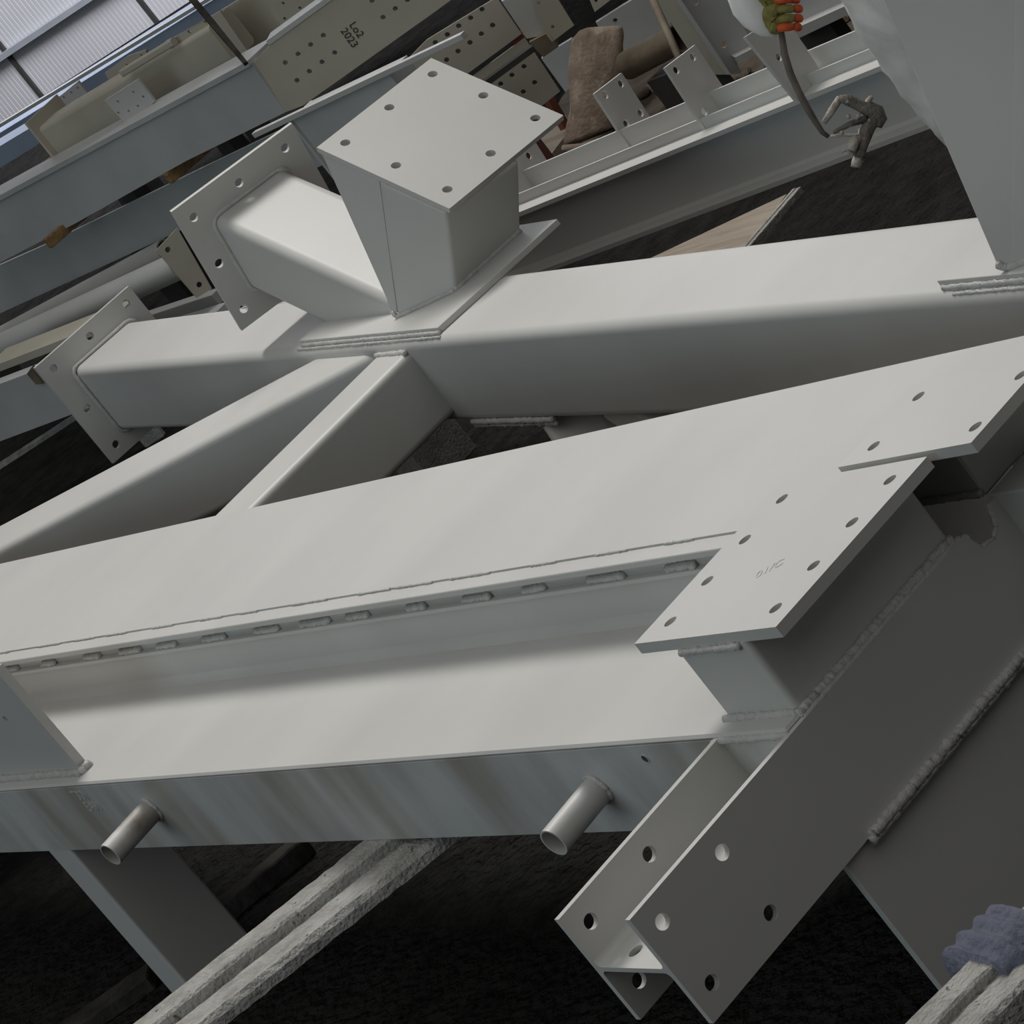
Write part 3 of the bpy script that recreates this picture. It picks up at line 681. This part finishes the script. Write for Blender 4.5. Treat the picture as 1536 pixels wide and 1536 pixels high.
# upright H-section at the back
P7 = onz(1085, 112, 0.10)
o = thing('upright_h_section', 'dusty grey H-section standing behind the fin plates', 'steel column', (P7[0], P7[1], 0))
dh, nh = azn(62)
link('flange', vplate([(985, 0), (960, -40), (998, -40), (1020, 0), (1093, 112), (1058, 112)], P7, 62, .012), o, 'primer')
link('web', vplate([(1018, 0), (990, -40), (1066, -40), (1090, 0), (1134, 72), (1112, 78), (1104, 92), (1112, 110), (1093, 112)], P7 - nh * .05, 62, .012, [(1043, 3), (1085, 67)], .011), o, 'grey2')
link('flange_edge', vplate([(1015, 0), (990, -40), (997, -40), (1022, 0), (1097, 112), (1089, 112)], P7 + nh * .02, 62, .07), o, 'paint')
link('foot_plate', vplate([(1103, 86), (1142, 66), (1148, 74), (1108, 95)], P7 + nh * .02, 62, .08), o, 'paint')
link('foot_block', obox(P7 - CZ * .10 - nh * .1 - dh * .08, dh * .1, nh * .08, CZ * .14, 0), o, 'dark')
P8 = onz(1200, 58, 0.12)
o = thing('far_grey_beam', 'plain grey beam behind the gloved hand', 'steel beam', (P8[0], P8[1], 0))
link('web_face', vplate([(1080, -30), (1300, -60), (1300, 2), (1196, 52), (1150, 70)], P8, 20, .10), o, 'grey2')
d8, n8 = azn(20)
link('bottom_flange', vplate([(1190, 44), (1306, -8), (1310, 4), (1197, 58)], P8 + n8 * .05, 20, .08), o, 'paint')
link('foot_block', obox(P8 - CZ * .12 - n8 * .08, d8 * .12, n8 * .08, CZ * .14, 0), o, 'dark')
# grit and rubble on the floor there
bm = bmesh.new()
gp = [onz(x, y, FZ + 0.002) for x, y in [(780, 290), (840, 150), (900, 60), (1120, -40), (1340, -40), (1330, 70), (1200, 160), (960, 320)]]
me = prism(gp, (0, 0, -0.0018)); o = link('floor_grit', me, None, 'dirt'); tag(o, 'brown grit and dust covering the floor behind the mid beam', 'grit', kind='stuff')
for i, (x, y, s) in enumerate([(1215, 42, .05), (1246, 31, .055), (1290, 12, .04), (965, 140, .03), (990, 128, .035), (1012, 135, .03), (1160, 92, .03), (1112, 112, .035)]):
    c = onz(x, y, FZ + s * .5); bm = bmesh.new(); bmesh.ops.create_icosphere(bm, subdivisions=2, radius=s)
    for v in bm.verts:
        v.co *= 1 + .5 * mnoise.noise(v.co * 30 + Vector((i * 3, 0, 0))); v.co.z *= .62; v.co.x *= 1.5; v.co += Vector(c)
    o = link('rubble_lump', from_bm(bm), None, 'dirt'); tag(o, ['brown rubble lump below the far plain grey beam, beside a bigger lump', 'largest brown rubble lump below the far plain grey beam', 'brown rubble lump nearest the white coverall leg', 'small rubble lump just right of the brown sack', 'small rubble lump under the rusty tube', 'small rubble lump beside the tall fin plate', 'small rubble lump under the gloved hand', 'small rubble lump at the foot of the upright H-section'][i], 'rubble', 'rubble lumps behind the mid beam')
o = link('pale_plank', hslab([(802, 214), (848, 172), (858, 190), (818, 243)], FZ + 0.07, FZ + .004), None, 'plank'); tag(o, 'short pale plank beneath the corner of the square cap plate', 'board')

# ------------------------------------------------------------------ brown sack
rows = [(219, 849, 925), (210, 848, 928), (190, 850, 931), (165, 852, 932), (140, 853, 933), (115, 854, 935), (92, 855, 936), (72, 857, 937), (56, 861, 938), (47, 868, 936), (43, 878, 928)]
SD = (RM @ (onz(880, 222, FZ + 0.02) - CAM))[2]
bm = bmesh.new(); rings = []
fwd = RM[2]
for (y, xl, xr) in rows:
    a, b = dep(xl, y - (0 if y > 60 else 0), SD), dep(xr, y - (xr - xl) * .06 if y < 120 else y - (xr - xl) * (.06 + .0032 * (y - 120)), SD)
    c = (a + b) / 2; h = (b - a) / 2; dpt = np.linalg.norm(h) * 0.62
    ring = []
    for k in range(40):
        t = 2 * math.pi * k / 40; ct, st = math.cos(t), math.sin(t)
        p = c + h * math.copysign(abs(ct) ** .55, ct) - fwd * dpt * math.copysign(abs(st) ** .7, st)
        out = unit(p - c)
        p = p + out * (0.010 * mnoise.noise(Vector(p) * 9) + 0.006 * mnoise.noise(Vector(p) * 24))
        ring.append(bm.verts.new(Vector(p)))
    rings.append(ring)
for a, b in zip(rings, rings[1:]):
    for k in range(40): bm.faces.new([a[k], a[(k + 1) % 40], b[(k + 1) % 40], b[k]])
bm.faces.new(rings[0]); bm.faces.new(rings[-1])
bmesh.ops.subdivide_edges(bm, edges=bm.edges[:], cuts=1, use_grid_fill=True, smooth=0.6)
sk = thing('brown_sack', 'dusty brown cloth sack propped upright on the gritty floor', 'sack', onz(885, 215, FZ))
link('sack_body', from_bm(bm, True), sk, 'sack')
link('hem_fold', tube([dep(846, 222, SD - .12), dep(870, 224, SD - .18), dep(900, 216, SD - .18), dep(930, 203, SD - .12)], [.012, .02, .02, .012], 8, True, .15), sk, 'sack')

# ------------------------------------------------------------------ upper left: primed hollow section, plates, blue girder, batten
RA, RB = onz(58, 192, 1.0), onz(257, 72, 1.0); rd = unit(RB - RA); rn = np.array([-rd[1], rd[0], 0]); raz = math.degrees(math.atan2(rd[1], rd[0]))
t = thing('primed_hollow_section', 'tan primed hollow section with an end plate lying on the stack', 'steel beam', ((RA + RB) / 2 * (1, 1, 0)))
link('tube_body', rhs(RA + rn * .07 - CZ * .085, RB + rd * .25 + rn * .07 - CZ * .085, .15, .17, .022), t, 'primer')
link('end_plate', obox(RA - rd * .012 - CZ * .21 - rn * .035, rd * .012, rn * .22, CZ * .26, .001), t, 'primer')
link('cap_rail', rhs(onz(180, 113, 1.02) + rn * .02, onz(257, 66, 1.02) + rn * .02, .03, .03, .008), t, 'primer')
for k in (.1, .8): link('foot_block', obox(RA + (RB - RA) * k - CZ * 1.0 + rn * .03, rd * .08, rn * .08, CZ * .84, 0), t, 'dark')
PG = onz(194, 186, 0.86)
o = link('hole_plate', vplate([(157, 151), (207, 119), (232, 152), (200, 190), (190, 188)], PG, raz, .010, [(200, 138), (215, 145), (177, 152.5), (207, 159), (177.5, 169), (193, 166.5), (222, 165), (194, 183)], .006, 8), None, 'paint'); tag(o, 'grey gusset plate with eight small bolt holes against the primed hollow section', 'plate')
o = link('hole_plate', vplate([(88, 146), (117, 122), (131, 140), (100, 160)], onz(100, 160, .98) - azn(raz)[1] * .3, raz, .010, [(96, 146), (107, 139), (117, 132)], .007, 8), None, 'paint'); tag(o, 'pale grey plate with three small holes behind the primed hollow section', 'plate')
o = link('tan_lug_plate', vplate([(157, 110), (190, 85), (219, 75), (222, 84), (178, 116), (166, 124)], onz(166, 124, .98) - azn(raz)[1] * .2, raz, .010, [(190, 97), (212, 83)], .006, 8), None, 'primer'); tag(o, 'tan lug plate with two small holes above the primed hollow section', 'plate')
PT = onz(285, 118, 0.86)
o = thing('marked_primed_plate', 'tan primed plate with three small holes and scribbled marker writing', 'plate', (PT[0], PT[1], 0))
wf = link('plate_body', vplate([(248, 62), (262, 56), (330, 17), (372, 78), (285, 118)], PT, 15, .012, [(260, 64), (284, 48), (308, 32)], .009, 10), o, 'primer')
d15, n15 = azn(15)
ta = onp(279, 69, PT, n15) + n15 * .002; tb = onp(288, 63, PT, n15) + n15 * .002
sub('marker_text', text_mesh('20', ta, tb - ta, CZ, .026), wf, 'marker')
ta = onp(294, 67, PT, n15) + n15 * .002; tb = onp(310, 57, PT, n15) + n15 * .002
sub('marker_text', text_mesh('T305', ta, tb - ta, CZ, .026), wf, 'marker')
link('back_plate', vplate([(330, 17), (390, -20), (520, -20), (470, 10), (372, 78)], PT - n15 * .16, 20, .02), o, 'primer')
link('side_plate', vplate([(395, -6), (470, -30), (500, -6), (425, 40), (412, 28)], PT - n15 * .06, 20, .02, [(425, 5), (450, 12), (427, 28)], .007, 8), o, 'primer')
link('foot_block', obox(PT - CZ * .86 - n15 * .1, d15 * .1, n15 * .05, CZ * .88, 0), o, 'dark')
# blue-grey girders in front of the wall
for (pix, P0, az, th, m, nm, lab) in [
    ([(-40, 224), (90, 144), (300, 12), (420, -60), (440, -40), (330, 30), (120, 160), (-40, 256)], onz(0, 232, .55), 17.5, .3, 'blue', 'blue_girder', 'blue-grey girder lying along the foot of the white wall'),
    ([(-40, 243), (60, 183), (70, 205), (55, 218), (0, 252), (-40, 276)], onz(0, 252, .62), 15, .2, 'blue', 'blue_girder', 'pale blue-grey girder end behind the primed end plate')]:
    o = link(nm, vplate(pix, P0, az, th), None, m); tag(o, lab, 'steel girder')
    d_, n_ = azn(az)
    f = link('girder_rest', obox(P0 - CZ * P0[2] - n_ * .2 + d_ * .5, d_ * .15, n_ * .15, CZ * (P0[2] - .07), 0), None, 'dark'); tag(f, 'dark block carrying the ' + lab.split(' lying')[0].split(' behind')[0], 'block')
o = link('top_rail_bar', vplate([(-40, 210), (300, 4), (420, -70), (424, -64), (302, 9), (-40, 216)], onz(0, 232, .55) + azn(17.5)[1] * .02, 17.5, .03), None, 'paint'); tag(o, 'thin pale bar along the top of the blue-grey girder', 'steel bar')
o = link('timber_packer', vplate([(52, 256), (72, 239), (78, 246), (60, 262)], onz(60, 262, .8), 15, .08), None, 'timber'); tag(o, 'orange-brown timber packer under the primed end plate', 'timber')
# dark batten
s1 = onp(379, 86, KB, n1_) + n1_ * .04; s2 = dep(278, -14, (RM @ (s1 - CAM))[2] + .35)
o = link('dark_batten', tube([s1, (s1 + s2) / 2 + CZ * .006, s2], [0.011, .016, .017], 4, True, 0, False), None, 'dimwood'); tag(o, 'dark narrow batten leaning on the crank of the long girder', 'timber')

# ------------------------------------------------------------------ painter, glove, hose and spray gun
HD = 7.3
def hp(x, y, dz=0.0): return dep(x, y, HD + dz)
def skin_mesh(verts, edges, radii, root=0, sub_=2, name='skin'):
    me = bpy.data.meshes.new(name); me.from_pydata([tuple(v) for v in verts], edges, [])
    o = bpy.data.objects.new('tmp_skin', me); COL.objects.link(o)
    m = o.modifiers.new('s', 'SKIN'); m.use_smooth_shade = True
    lay = me.skin_vertices[0].data
    for i, r in enumerate(radii):
        lay[i].radius = (r, r) if not isinstance(r, tuple) else r
        lay[i].use_root = (i == root)
    s = o.modifiers.new('u', 'SUBSURF'); s.levels = sub_; s.render_levels = sub_
    dg = bpy.context.evaluated_depsgraph_get(); dg.update()
    out = bpy.data.meshes.new_from_object(o.evaluated_get(dg)); bpy.data.objects.remove(o)
    for p in out.polygons: p.use_smooth = True
    return out
hand = hp(1177, 20)
legp = hp(1450, 128)                                    # a point on the axis of the leg beside the column
rl = np.array([legp[0], legp[1], 0.0]); ll = rl + (0.24, -0.03, 0)
pc = (rl + ll) / 2
pe_ = thing('person', 'person in white hooded coverall standing behind the frame holding a paint hose', 'person', (pc[0], pc[1], 0))
A3 = lambda p, z: np.array([p[0], p[1], z])
shR, shL = A3(pc + (-.20, 0.02, 0), 1.37), A3(pc + (.20, 0.02, 0), 1.37)
wr = hand + (-0.005, 0.012, 0.085)
elR = np.array([hand[0] + .02, hand[1] + .07, 1.19]) if hand[2] < 1.1 else (shR + wr) / 2
elL, wrL = A3(pc + (.36, .0, 0), 1.18), A3(pc + (.46, -.12, 0), 1.0)
V_ = [A3(pc, .93), A3(pc + (0, .01, 0), 1.12), A3(pc + (0, .02, 0), 1.30), A3(pc + (0, .0, 0), 1.45), shR, elR, wr, shL, elL, wrL,
      A3(rl, .84), A3(rl + (0, -.02, 0), .43), A3(rl, FZ + .09), A3(ll, .84), A3(ll + (0, -.02, 0), .43), A3(ll, FZ + .09)]
E_ = [(0, 1), (1, 2), (2, 3), (2, 4), (4, 5), (5, 6), (2, 7), (7, 8), (8, 9), (0, 10), (10, 11), (11, 12), (0, 13), (13, 14), (14, 15)]
R_ = [.15, .155, .15, .065, .075, .058, .042, .075, .058, .04, .125, .088, .085, .125, .088, .085]
cm = skin_mesh(V_, E_, R_, 0, 3)
for v in cm.vertices:
    p = Vector(v.co); q = p * 11; q.z *= .55
    v.co = p + Vector(v.normal) * (0.016 * (1 - 2 * abs(mnoise.noise(q))) + .007 * mnoise.noise(p * 32))
link('coverall', cm, pe_, 'suit')
hc = A3(pc + (0, -.02, 0), 1.585)
def blob(c, r, m=(1, 1, 1), n=3, nz=0.0):
    bm = bmesh.new(); bmesh.ops.create_icosphere(bm, subdivisions=n, radius=r)
    for v in bm.verts:
        if nz: v.co *= 1 + nz * mnoise.noise(v.co * 25)
        v.co = Vector((v.co.x * m[0], v.co.y * m[1], v.co.z * m[2])) + Vector(c)
    return from_bm(bm, True)
hd = link('head', blob(hc, .105, (.78, .95, 1.12)), pe_, 'skin')
sub('nose', blob(hc + (0, -.105, -.01), .018, (.8, 1, 1.3), 2), hd, 'skin')
for sx in (-.033, .033): sub('eye', blob(hc + (sx, -.085, .015), .013, n=2), hd, 'suit')
sub('mouth', blob(hc + (0, -.090, -.055), .018, (1.3, .5, .35), 2), hd, 'redwood')
link('hood', blob(hc + (0, .035, .02), .130, (.88, .92, 1.08), 3, .04), pe_, 'suit')
for b_ in (rl, ll): link('boot', hexa([A3(b_ + p, z) for z in (FZ, FZ + .10) for p in ((-.05, -.2, 0), (.05, -.2, 0), (.05, .09, 0), (-.05, .09, 0))], .02, 2), pe_, 'dark')
hl = wrL
link('glove', skin_mesh([hl, hl + (0, -.05, -.02), hl + (.03, -.10, -.05), hl + (.01, -.115, -.06), hl + (-.01, -.115, -.06), hl + (-.03, -.10, -.055), hl + (-.04, -.06, -.02)],
     [(0, 1), (1, 2), (1, 3), (1, 4), (1, 5), (1, 6)], [.035, .036, .010, .010, .010, .010, .011], 0, 2), pe_, 'glove')
# gripping hand: hose axis a (down the picture), b to its side, c towards the viewer
ha = unit(RM.T @ np.array([.12, .99, 0])); hb = unit(RM.T @ np.array([.99, -.12, 0])); hcv = -RM[2]
def hq(a, b, c): return hand + ha * a + hb * b + hcv * c
gl = link('glove', skin_mesh([wr, hq(-.035, -.028, .0), hq(-.005, -.026, .006), hq(.028, -.020, .006),
                              hq(-.022, -.020, .020), hq(.0, -.020, .022), hq(.018, -.018, .022), hq(.034, -.012, .018)],
     [(0, 1), (1, 2), (2, 3), (1, 4), (2, 5), (2, 6), (3, 7)], [.036, .030, .030, .022, .017, .017, .016, .014], 0, 2), pe_, 'glove')
for i, (a, ln) in enumerate(((-.026, .96), (-.006, 1.06), (.014, 1.0), (.032, .84))):
    fb = skin_mesh([hq(a, -.022, .022), hq(a + .001, -.002 * ln, .033), hq(a + .002, .018 * ln, .027)], [(0, 1), (1, 2)], [.0105, .0100, .0095], 0, 2)
    fo = sub('finger', fb, gl, 'glove' if i in (1, 2) else 'orange')
    tp = skin_mesh([hq(a + .002, .014 * ln, .029), hq(a + .002, .029 * ln, .017), hq(a + .003, .030 * ln, .002)], [(0, 1), (1, 2)], [.0102, .0100, .0088], 0, 2)
    sub('fingertip', tp, gl, 'orange')
sub('thumb', skin_mesh([hq(-.030, -.022, -.006), hq(-.034, .002, -.020), hq(-.030, .024, -.012), hq(-.026, .034, .0)], [(0, 1), (1, 2), (2, 3)], [.014, .012, .0105, .009], 0, 2), gl, 'orange')
# white cuff bunched at the wrist
link('cuff', tube([wr + (0, .0, .03), hp(1122, -14, .02), hp(1130, 8, .02), hp(1140, 26, .02), hp(1152, 42, .02), hp(1164, 53, .015)], [.05, .048, .042, .034, .022, .006], 14, True, .16), pe_, 'suit')

ho = link('paint_hose', tube([hp(1150, -60, .05), hp(1163, -20, .02), hp(1168, 22), hp(1173, 55), hp(1177, 82), hp(1186, 112), hp(1200, 142), hp(1213, 166), hp(1224, 184), hp(1234, 199), hp(1243, 205)], [.006, .006, .006, .007, .0075, .0075, .008, .0075, .0065, .0055, .0045], 10, True, .05), None, 'hose')
tag(ho, 'dark paint hose running from the gloved hand down to the spray gun', 'hose')
gu = thing('spray_gun', 'paint-caked airless spray gun hanging from the hose in front of the mid beam', 'spray gun', hp(1290, 200))
def gp(name, pts, r, m, j=.12):
    r = [q * 1.22 for q in r] if isinstance(r, list) else r * 1.2
    return link(name, tube([hp(*p) for p in pts], r, 10, True, j), gu, m)
gp('handle', [(1236, 184), (1248, 165), (1260, 147)], [.0052, .0062, .0058], 'gunlight')
gp('body', [(1258, 147, -.005), (1272, 150, -.005), (1288, 157, -.005), (1303, 163, -.004), (1315, 169), (1321, 180), (1317, 190)], [.006, .010, .011, .013, .015, .013, .008], 'gunmetal')
gp('valve_peg', [(1296, 159, -.01), (1303, 151, -.012), (1308, 145, -.012)], [.005, .0052, .0045], 'gunlight')
gp('trigger', [(1250, 199, -.006), (1275, 186, -.006), (1300, 178, -.004)], [.0035, .0055, .0075], 'gunmetal')
gp('guard_rod', [(1243, 205), (1265, 203), (1288, 203), (1291, 192)], [.0028, .0028, .003, .0035], 'gunlight', .05)
gp('barrel', [(1312, 178), (1303, 190), (1296, 207), (1293, 222), (1289, 238)], [.012, .013, .011, .010, .009], 'gunmetal')
gp('filter_cap', [(1286, 205, -.012), (1281, 215, -.012), (1277, 226, -.012)], [.007, .0095, .008], 'gunlight')
gp('tip_wing', [(1262, 228, -.008), (1270, 224, -.008), (1278, 231, -.008), (1284, 232, -.004)], [.002, .0035, .0035, .003], 'gunlight')
gp('nozzle', [(1290, 233), (1286, 242), (1284, 251)], [.008, .011, .010], 'gunlight')
for p in ((1272, 172), (1287, 171), (1262, 196)): gp('screw', [(p[0], p[1], -.012), (p[0] + 2, p[1] + 6, -.012)], .0035, 'gunlight')

# every leg, foot and rest block reaches down to the floor
for o in bpy.data.objects:
    if o.type == 'MESH' and o.name.split('.')[0] in ('leg', 'foot_block', 'girder_rest', 'tube_block', 'lower_brace'):
        par = Vector()
        q = o.parent
        while q: par += q.location; q = q.parent
        lz = o.location.z + par.z
        zs = [v.co.z + lz for v in o.data.vertices]; lo = min(zs)
        if lo < 0.08:
            for v in o.data.vertices:
                if v.co.z + lz < lo + .02: v.co.z = FZ - lz
